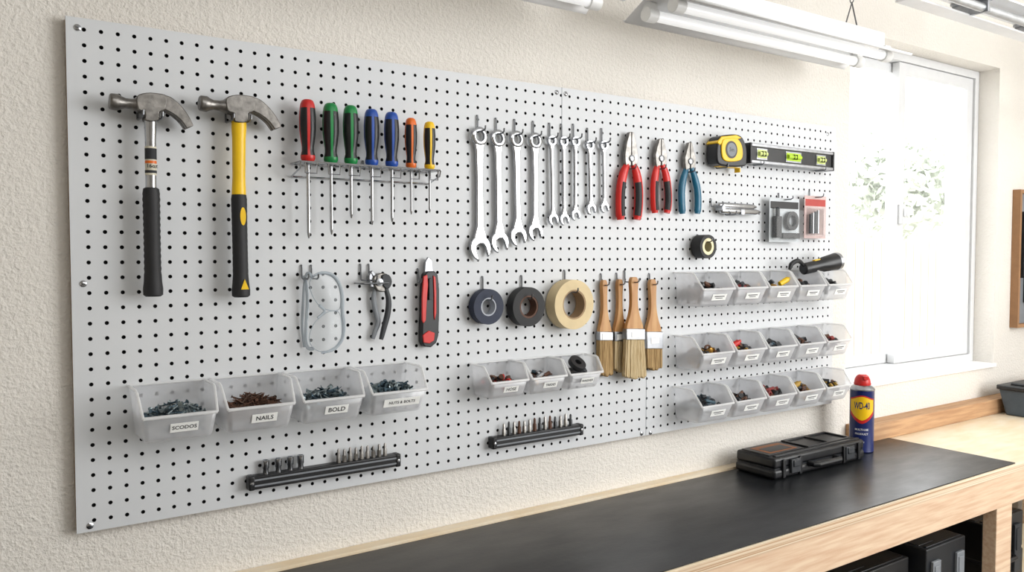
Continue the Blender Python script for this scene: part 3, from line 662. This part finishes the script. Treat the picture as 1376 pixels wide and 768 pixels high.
specs=[('SCODOS','screw',190,'loose_screws','heap of zinc screws in a clear bin',[SCR,SCR,NUT]),('NAILS','nail',280,'loose_nails','heap of brown nails in a clear bin',[NAIL,COREB]),
       ('BOLD','screw',210,'loose_bolts','heap of small zinc bolts in a clear bin',[SCR,NUT]),('NUTS & BOLTS','nut',240,'loose_nuts','heap of blue-grey nuts and bolts in a clear bin',[NUT,SCR])]
for i,(tx,kd,N,nm,lb,mt) in enumerate(specs):
    r=bin_(.0836+.134*i,zt,.124,.10,.086,tx,f'clear plastic bin labelled {tx.lower()} on the pegboard','large clear storage bins'); heap(r,kd,N,nm,lb,mt,.052)
sm=[('HOSE',[RED,BLACKP,CHAR,NAIL,COREB],'heap of red and black connectors'),('TREDES',[NUT,COREB,STEEL,BRASS],'heap of small metal fittings'),('WASHER',[BLACKP,CHAR],'heap of black washers')]
for i,(tx,mt,lb) in enumerate(sm):
    r=bin_(.767+.106*i,1.258,.103,.08,.070,tx,f'small clear bin labelled {tx.lower()}','small clear storage bins'); heap(r,'mix',65,'small_fittings',lb+' in a small clear bin',mt,.038,.85)
c=V((.767+.212+.052,-.045,1.243)); m=MB(); m.ring(c,V((.1,-.6,.7)),.008,.021,.012); o=m.build('rubber_ring',BLACKR,bevel=.001); meta(o,'black rubber ring resting in a small bin','ring')
rows=[1.448,1.284,1.150]
for ri,zz in enumerate(rows):
    for i in range(5):
        r=bin_(1.390+.1305*i,zz,.126,.098,.086,None,'frosted clear bin of small parts with a paper label','clear storage bins in stacked rows')
        pal=[[BLACKP,CHAR,COREB,BLACKR],[CHAR,MAR,BLACKP,COREB,BLACKR],[CHAR,COREB,BLACKP,BRASS],[OCH,BLACKP,CHAR,COREB,CHAR],[BLACKP,GREYP,NUT,CHAR]][(ri*2+i)%5]
        heap(r,'mix',60,'small_parts','assorted small parts heaped in a frosted bin',pal,.052,1.1)
# torch leaning across the last top bins
z=1.448; t=thing('torch','short chunky black torch lying across storage bins','torch',(1.93,-.06,z))
p0=V((1.862,-.050,z+.004)); ax=V((1,-.12,.16)).normalized()
m=MB(); m.lathe(p0,ax,[(0,.013),(.003,.0165),(.07,.0170),(.085,.022),(.135,.0255)],20); m.build('body',BLACKP,t)
m=MB(); m.lathe(p0+ax*.133,ax,[(0,.0260),(.010,.0265),(.010,.021),(.006,.0)],20); m.build('bezel',STEEL,t)
m=MB(); m.obox(p0+ax*.055+Z1*.0155,ax,V((0,1,0)),Z1,.022,.010,.004); m.build('switch',YEL,t,bevel=.001)
m=MB(); m.tube(spl([(1.795,-.055,z+.004),(1.805,-.055,z+.020),(1.835,-.055,z+.028),(1.866,-.052,z+.012)],5),[.004+.003*math.sin(i/15*3.14) for i in range(16)],8); m.build('wrist_strap',BLACKR,t)
for zz,xx,mt,lb in ((1.284,1.56,RED,'red plastic marker cap poking from a bin'),(1.448,1.765,YEL,'yellow plastic plug lying in a bin'),(1.150,1.82,OCH,'ochre plastic plug lying in a bin')):
    m=MB(); m.lathe((xx-.02,-.06,zz-.036),V((.8,-.2,.40)),[(0,.007),(.02,.008),(.030,.008),(.032,.004),(.038,.004)],14); meta(m.build('plastic_plug',mt),lb,'plug')

# ------------------------------------------------------------------ magnetic bars + bits
def magbar(xl,yl,xr,yr,hpx,label):
    o_=.014; a=B(xl,yl,o_); b=B(xr,yr,o_); z=(a.z+b.z)/2; h=.0125
    t=thing('magnetic_tool_bar',label,'magnetic bar',(a.x,-.004,z-h))
    m=MB(); m.box(a.x+.008,b.x-.008,-.020,-.0005,z-h,z+h,0); m.build('bar',BLACKP,t,bevel=.002)
    for u,v in ((.30,.55),(-.55,-.30)): m=MB(); m.box(a.x+.010,b.x-.010,-.0208,-.019,z+h*u,z+h*v); m.build('steel_strip',GREYP,t)
    for x in (a.x,b.x-.012): m=MB(); m.box(x,x+.012,-.0215,-.0005,z-h-.001,z+h+.001); m.build('end_cap',BLACKP,t,bevel=.003)
    for x in (a.x+.006,b.x-.006): m=MB(); m.lathe((x,-.0213,z),YN,[(0,.0035),(.001,.003),(.0015,0)],12); m.build('screw',CHROME,t)
    return a.x,b.x,z+h
def bit(x,z,L,r,kind,mt):
    m=MB(); y=-.012
    if kind=='socket': m.lathe((x,y,z),Z1,[(0,r*.8),(L*.35,r*.8),(L*.45,r),(L,r),(L,r*.7),(L*.7,r*.6)],16)
    else: m.lathe((x,y,z),Z1,[(0,r),(L*.5,r),(L*.58,r*.65),(L*.9,r*.62),(L,r*.25)],6)
    o=m.build('screwdriver_bit' if kind!='socket' else 'nut_driver_socket',mt,origin=(x,y,z)); meta(o,'steel hex screwdriver bit standing on a magnetic bar' if kind!='socket' else 'short steel nut driver socket on a magnetic bar','driver bit','driver bits on the magnetic bars')
A=magbar(333,648,537,618,20,'long black magnetic tool bar with end caps')
for px in (357,374,390,404): bit(B(px,630,.012).x,A[2],.026,.0066,'socket',CHROME)
for i in range(9): bit(B(455+i*7.8,615,.012).x,A[2],.026+random.uniform(-.003,.002),.0046,'bit',FORGED)
A=magbar(660,594,782,577,16,'short black magnetic tool bar with end caps')
for i in range(14): bit(B(677+i*6.9,580,.012).x,A[2],.028+random.uniform(-.002,.002),.0046,'bit',[COREB,CHAR,FORGED][i%3] if i%4 else FORGED)

# ------------------------------------------------------------------ workbench
BT=.90; BF=.430; BX0=-.7; BX1=XR-.01
wb=thing('workbench','pine and plywood workbench with black laminate top','workbench',(1.4,-.2,0))
m=MB(); m.box(BX0,BX1,-BF,WY-.001,BT-.023,BT-.003,0); m.build('worktop',[PLY],wb,bevel=.001)
m=MB(); m.box(BX0,BX1,-BF-.0008,-BF+.001,BT-.023,BT-.0035,0); m.build('plywood_edge',[PLYE],wb)
mxe=2.335
m=MB(); m.box(BX0,mxe,-BF+.006,-.016,BT-.003,BT); m.build('laminate_top',LAM,wb)
m=MB(); m.box(BX0,2.10,-.012,WY-.001,BT-.003,BT+.005); m.build('back_strip',PLY,wb,bevel=.001)
m=MB(); m.box(BX0+.01,BX1,-BF+.004,-BF+.042,BT-.116,BT-.0232); m.build('front_rail',PINE,wb,bevel=.002)
m=MB(); m.box(BX0+.01,BX1,-.03,WY-.001,BT-.116,BT-.0232); m.build('rear_rail',PINE,wb,bevel=.002)
for x in (BX0+.02,.75,2.235,3.3):
    for y in (-BF+.006,-.03-.04):
        m=MB(); m.box(x,x+.089,y,y+.038,0,BT-.116); m.build('leg',PINE,wb,bevel=.002)
m=MB(); m.box(BX0+.02,BX1-.02,-BF+.045,-.072,.44,.458); m.build('lower_shelf',PLY,wb)
m=MB(); m.box(2.19,XR-.02,-.042,WY-.001,BT-.0028,BT+.052); o=m.build('backsplash_board',PINED,origin=(2.2,0,BT),bevel=.002); meta(o,'pine board standing on edge along the wall','wooden board')

# ------------------------------------------------------------------ tool cases
def case(x0,x1,o0,o1,z0,h,m1,m2,label,sticker=None,side='f',grp=None,ribs=5,chunky=False):
    t=thing('tool_case',label,'tool case',(x0,-o0,z0),grp)
    m=MB(); m.box(x0,x1,-o1,-o0,z0+.001,z0+h*.48); m.build('base_shell',m1,t,bevel=.009 if chunky else .006,bseg=4)
    m=MB(); m.box(x0+.002,x1-.002,-o1+.002,-o0-.002,z0+h*.50,z0+h); m.build('lid_shell',m1,t,bevel=.008 if chunky else .004,bseg=4)
    rb=.0045 if chunky else .003
    m=MB()
    m.box(x0+.015,x1-.015,-o1+.010,-o1+.020,z0+h-.002,z0+h+rb)
    if chunky:
        m.box(x0+(x1-x0)*.44,x0+(x1-x0)*.94,-o1+.028,-o1+.036,z0+h-.002,z0+h+rb); m.box(x0+(x1-x0)*.44,x0+(x1-x0)*.94,-o0-.022,-o0-.014,z0+h-.002,z0+h+rb)
        for i in range(3): xx=x0+(x1-x0)*(.44+.24*i); m.box(xx,xx+.010,-o1+.036,-o0-.022,z0+h-.002,z0+h+rb)
        for xx in (x0+.03,x0+.10,x1-.11,x1-.04): m.box(xx,xx+.012,-o1-.004,-o1+.004,z0+.004,z0+h*.9)
    m.build('moulded_ribs',m1,t,bevel=.0015)
    m=MB(); m.box(x0+.012,x0+(x1-x0)*.40,-o1+.030,-o0-.014,z0+h-.002,z0+h+rb*.7); m.build('lid_panel',m1,t,bevel=.001)
    m=MB(); m.box(x0+.004,x1-.004,-o1+.004,-o0-.004,z0+h*.47,z0+h*.51); m.build('gasket',m2,t)
    xc=(x0+x1)/2; w=(x1-x0)*.14
    m=MB(); m.tube([(xc-w,-o1+.002,z0+h*.45),(xc-w,-o1-.016,z0+h*.45),(xc-w+.008,-o1-.022,z0+h*.45),(xc+w-.008,-o1-.022,z0+h*.45),(xc+w,-o1-.016,z0+h*.45),(xc+w,-o1+.002,z0+h*.45)],.0075,10); m.build('handle',m1,t)
    for xx in (x0+(x1-x0)*.2,x0+(x1-x0)*.8): m=MB(); m.box(xx-.020,xx+.020,-o1-.007,-o1+.002,z0+h*.2,z0+h*.85); m.box(xx-.014,xx+.014,-o1-.010,-o1-.006,z0+h*.5,z0+h*.8); m.build('latch',m2,t,bevel=.002)
    if sticker:
        m=MB(); zt_=z0+h+rb*.7
        m.box(x0+.030,x0+(x1-x0)*.36,-o1+.040,-o0-.028,zt_-.0005,zt_+.0006,0); m.box(x0+.042,x0+(x1-x0)*.33,-o1+.047,-o0-.046,zt_+.0005,zt_+.001,1); m.build('sticker',sticker,t)
    return t
case(1.610,2.020,.022,.156,BT,.058,BLACKP,CHAR,'flat black plastic tool case with handle lying on the bench',[M('sticker_orange','#8e5730',.5),BLACKP],chunky=True)
sz=.458
case(1.30,1.66,.12,.33,sz,.19,BLACKP,CHAR,'black plastic tool case on the lower shelf',grp='cases under the bench')
case(1.68,1.96,.10,.33,sz,.22,BLACKP,CHAR,'black plastic tool case on the lower shelf',grp='cases under the bench')
case(1.99,2.20,.12,.36,sz,.24,DARKG,GREYP,'dark grey tool case with pale latches on the lower shelf',grp='cases under the bench')
case(2.36,2.62,.12,.33,sz,.23,BLACKP,CHAR,'black plastic tool case on the lower shelf',grp='cases under the bench')
# lidded tub
t=thing('storage_tub','blue-grey plastic tub with dark lid on the plywood bench','storage tub',(3.2,-.16,BT))
m=MB(); m.add([(3.06,-.24,BT-.002),(3.38,-.24,BT-.002),(3.38,-.07,BT-.002),(3.06,-.07,BT-.002),(3.045,-.26,BT+.095),(3.40,-.26,BT+.095),(3.40,-.05,BT+.095),(3.045,-.05,BT+.095)],[(0,3,2,1),(4,5,6,7),(0,1,5,4),(1,2,6,5),(2,3,7,6),(3,0,4,7)]); m.build('body',BLUEG,t,bevel=.006,bseg=3)
m=MB(); m.box(3.035,3.41,-.268,-.046,BT+.093,BT+.110); m.box(3.07,3.37,-.235,-.08,BT+.108,BT+.118); m.build('lid',DARKG,t,bevel=.004)
m=MB(); m.box(3.18,3.26,-.274,-.262,BT+.070,BT+.112); m.build('latch',DARKG,t,bevel=.002)

# ------------------------------------------------------------------ spray can
cx,cy=2.105,-.090; R=.0355
t=thing('spray_can','blue and yellow lubricant spray can with red cap on the bench','spray can',(cx,cy,BT))
m=MB(); m.lathe((cx,cy,BT),Z1,[(0,R*.93),(.003,R),(.006,R*.98),(.184,R*.98),(.186,R)],40,mi=0)
m.lathe((cx,cy,BT+.186),Z1,[(0,R),(.003,R*1.02),(.008,R*.92),(.014,R*.74),(.016,R*.6)],40,mi=1); m.build('can_body',[CANB,STEEL],t)
m=MB(); m.lathe((cx,cy,BT+.200),Z1,[(0,R*.66),(.004,R*.70),(.018,R*.62),(.028,R*.46),(.032,R*.3),(.032,0)],28); m.obox(V((cx,cy,BT+.223)),RT,UP,-FW,.014,.011,.028); m.build('cap',RED,t,bevel=.001)
th0=math.atan2(CAM.y-cy,CAM.x-cx)
def W(off,z0): return lambda u,v: V((cx+(R+off)*math.cos(th0+u/R),cy+(R+off)*math.sin(th0+u/R),z0+v))
def patch(m,pts_top,pts_bot,us,w,mi):
    vs=[w(u,a) for u,a in zip(us,pts_top)]+[w(u,a) for u,a in zip(us,pts_bot)]; n=len(us)
    m.add(vs,[(i,i+1,n+i+1,n+i) for i in range(n-1)],mi)
m=MB(); H_=.038; us=[-H_+2*H_*i/32 for i in range(33)]
top=lambda u:.164+.005*math.cos(u/H_*3.1416)          # shield: lobed top, pointed base
bot=lambda u:.098+.028*(abs(u)/H_)**1.6
patch(m,[top(u)+.004 for u in us],[bot(u)-.010 for u in us],us,W(.0002,BT),1)
us2=[u*.97 for u in us]
patch(m,[top(u) for u in us],[bot(u) for u in us],us2,W(.0004,BT),0)
tv=text_mesh('WD-40')[0]; tx0=min(v.x for v in tv); tx1=max(v.x for v in tv); tsz=.046/(tx1-tx0); toff=(tx0+tx1)/2*tsz
wb_=W(.0008,BT+.141)
m.text('WD-40',(0,0,0),X1,Z1,tsz,2,wrap=lambda u,v:wb_(u-toff,v*2.0))
m.text('MULTI-USE',(0,0,0),X1,Z1,.0080,3,wrap=W(.0005,BT+.070)); m.text('PRODUCT',(0,0,0),X1,Z1,.0080,3,wrap=W(.0005,BT+.057)); m.text('SPRAY',(0,0,0),X1,Z1,.006,3,wrap=W(.0005,BT+.032))
m.build('can_label',[YEL,RED,CANB,WHITEP],t)

# ------------------------------------------------------------------ light fixtures
TUBE=M('tube_glass','#f4f5f5',.2,var=.01,emit=.35)
def fixture(x0,x1,zf=2.035):
    t=thing('fluorescent_light','white twin-tube fluorescent shop light hanging by wires','ceiling light',((x0+x1)/2,-.19,zf),'shop lights above the pegboard')
    sec=[(.088,zf),(.092,zf-.006),(.098,zf),(.155,zf+.030),(.225,zf+.030),(.285,zf),(.291,zf-.006),(.295,zf)]
    m=MB(); n=len(sec); vs=[V((x,-o,z)) for x in (x0,x1) for o,z in sec]; m.add(vs,[(i,i+1,n+i+1,n+i) for i in range(n-1)])
    m.build('reflector',WHITEM,t,solid=.0015)
    m=MB(); m.box(x0+.01,x1-.01,-.222,-.158,zf+.032,zf+.07); m.build('ballast_housing',WHITEM,t,bevel=.003)
    for o in (.148,.232):
        m=MB(); m.cyl((x0+.03,-o,zf+.002),(x1-.03,-o,zf+.002),.0125,n=20); m.build('tube',TUBE,t)
        for s in (x0+.012,x1-.042):
            m=MB(); m.cyl((s,-o,zf+.002),(s+.030,-o,zf+.002),.0165,n=20); m.box(s+.002,s+.028,-o-.010,-o+.010,zf+.002,zf+.028); m.build('socket',WHITEP,t,bevel=.001)
    for xx in (x0+.1,x1-.12):
        m=MB(); m.tube([(xx-.03,-.19,zf+.07),(xx,-.19,zf+.14),(xx+.03,-.19,zf+.07)],.0022,6)
        z=zf+.14; i=0
        while z<ZC-.01:
            c=V((xx,-.19,z+.008)); e=X1 if i%2 else V((0,1,0))
            m.tube([c+e*(.0055*math.cos(a/10*6.2832))+Z1*(.009*math.sin(a/10*6.2832)) for a in range(11)],.0015,5); z+=.0145; i+=1
        m.build('chain',WIRE,t)
fixture(.02,1.015); fixture(1.13,1.985)
# garage track
t=thing('garage_door_track','white steel overhead track with bracket and roller','garage track',(2.5,-.425,2.1))
m=MB(); sec=[(.405,2.120),(.400,2.120),(.400,2.098),(.445,2.098),(.445,2.103),(.405,2.103)]
n=len(sec); x0,x1=1.72,XR-.001; m.add([V((x,-o,z)) for x in(x0,x1) for o,z in sec],[(i,(i+1)%n,n+(i+1)%n,n+i) for i in range(n)]+[list(range(n)),list(range(2*n-1,n-1,-1))]); m.build('track',WHITEM,t)
m=MB(); m.cyl((1.80,-.475,2.112),(XR-.001,-.475,2.112),.011,n=18); m.build('torsion_tube',M('galvanised','#c4c7ca',.35,.8,var=.08),t)
m=MB(); m.box(1.80,XR-.001,-.50,-.40,2.138,2.142); m.build('angle_bar',WHITEM,t)
for xx in (1.98,2.32,2.9):
    m=MB(); m.box(xx,xx+.012,-.49,-.40,2.100,2.139); m.box(xx-.01,xx+.022,-.49,-.40,2.130,2.137); m.build('roller_bracket',STEEL,t,bevel=.001)
    m=MB(); m.cyl((xx+.02,-.425,2.112),(xx+.034,-.425,2.112),.010,n=14); m.build('bolt',WIRE,t)
m=MB(); m.tube(spl([(2.24,-.44,2.13),(2.27,-.45,2.158),(2.31,-.45,2.150),(2.34,-.44,2.165)],4),.005,8); m.build('lever',WIRE,t)
for x in (1.9,2.5): m=MB(); m.box(x,x+.03,-.44,-.437,2.14,ZC); m.build('hanger',STEEL,t)

# wall rack at far side
t=thing('wall_rack','narrow wood-framed tool rack hanging on the wall','rack',(3.28,WY,1.2))
m=MB(); frame(m,3.275,3.46,1.205,1.745,WY-.03,WY-.0005,.014); m.build('rack_frame',M('dark_pine','#9c7450',.6),t)
m=MB(); m.box(3.288,3.447,WY-.01,WY-.0005,1.218,1.732); m.build('rack_panel',GREYP,t)
for q in ((3.30,3.33,1.40,1.66),(3.36,3.38,1.30,1.60)): m=MB(); m.box(q[0],q[1],WY-.04,WY-.011,q[2],q[3]); m.build('tool_holder',CHAR,t,bevel=.003)

# ------------------------------------------------------------------ camera, light, world
cd=bpy.data.cameras.new('camera'); cam=bpy.data.objects.new('camera',cd); bpy.context.scene.collection.objects.link(cam)
cd.sensor_width=36; cd.lens=F/1376*36; cd.clip_start=.02
R3=Matrix((RT,UP,-FW)).transposed(); cam.matrix_world=Matrix.Translation(CAM)@R3.to_4x4()
bpy.context.scene.camera=cam
def area(name,loc,tgt,sx,sy,e,col=(1,1,1)):
    l=bpy.data.lights.new(name,'AREA'); l.shape='RECTANGLE'; l.size=sx; l.size_y=sy; l.energy=e; l.color=col
    o=bpy.data.objects.new(name,l); bpy.context.scene.collection.objects.link(o); o.location=loc
    o.rotation_euler=(V(tgt)-V(loc)).to_track_quat('-Z','Y').to_euler()
area('added_key_light',(2.95,-2.3,1.8),(1.5,0,1.35),2.2,1.5,86,(.985,.995,1))  # added soft key from the room side, the closed room has no opening here
area('added_fill_light',(.9,-1.9,2.55),(1.0,-1.2,0),2.2,1.4,25,(.985,.995,1))  # added soft fill under the ceiling, no fixture stands here
w=bpy.data.worlds.new('world'); bpy.context.scene.world=w; w.use_nodes=True
bg=w.node_tree.nodes['Background']; bg.inputs[0].default_value=(.96,.985,1,1); bg.inputs[1].default_value=4.0
try: bpy.context.scene.view_settings.view_transform='Standard'
except Exception as ex: print(ex)
for o in bpy.data.objects:
    if '_o' in o: del o['_o']
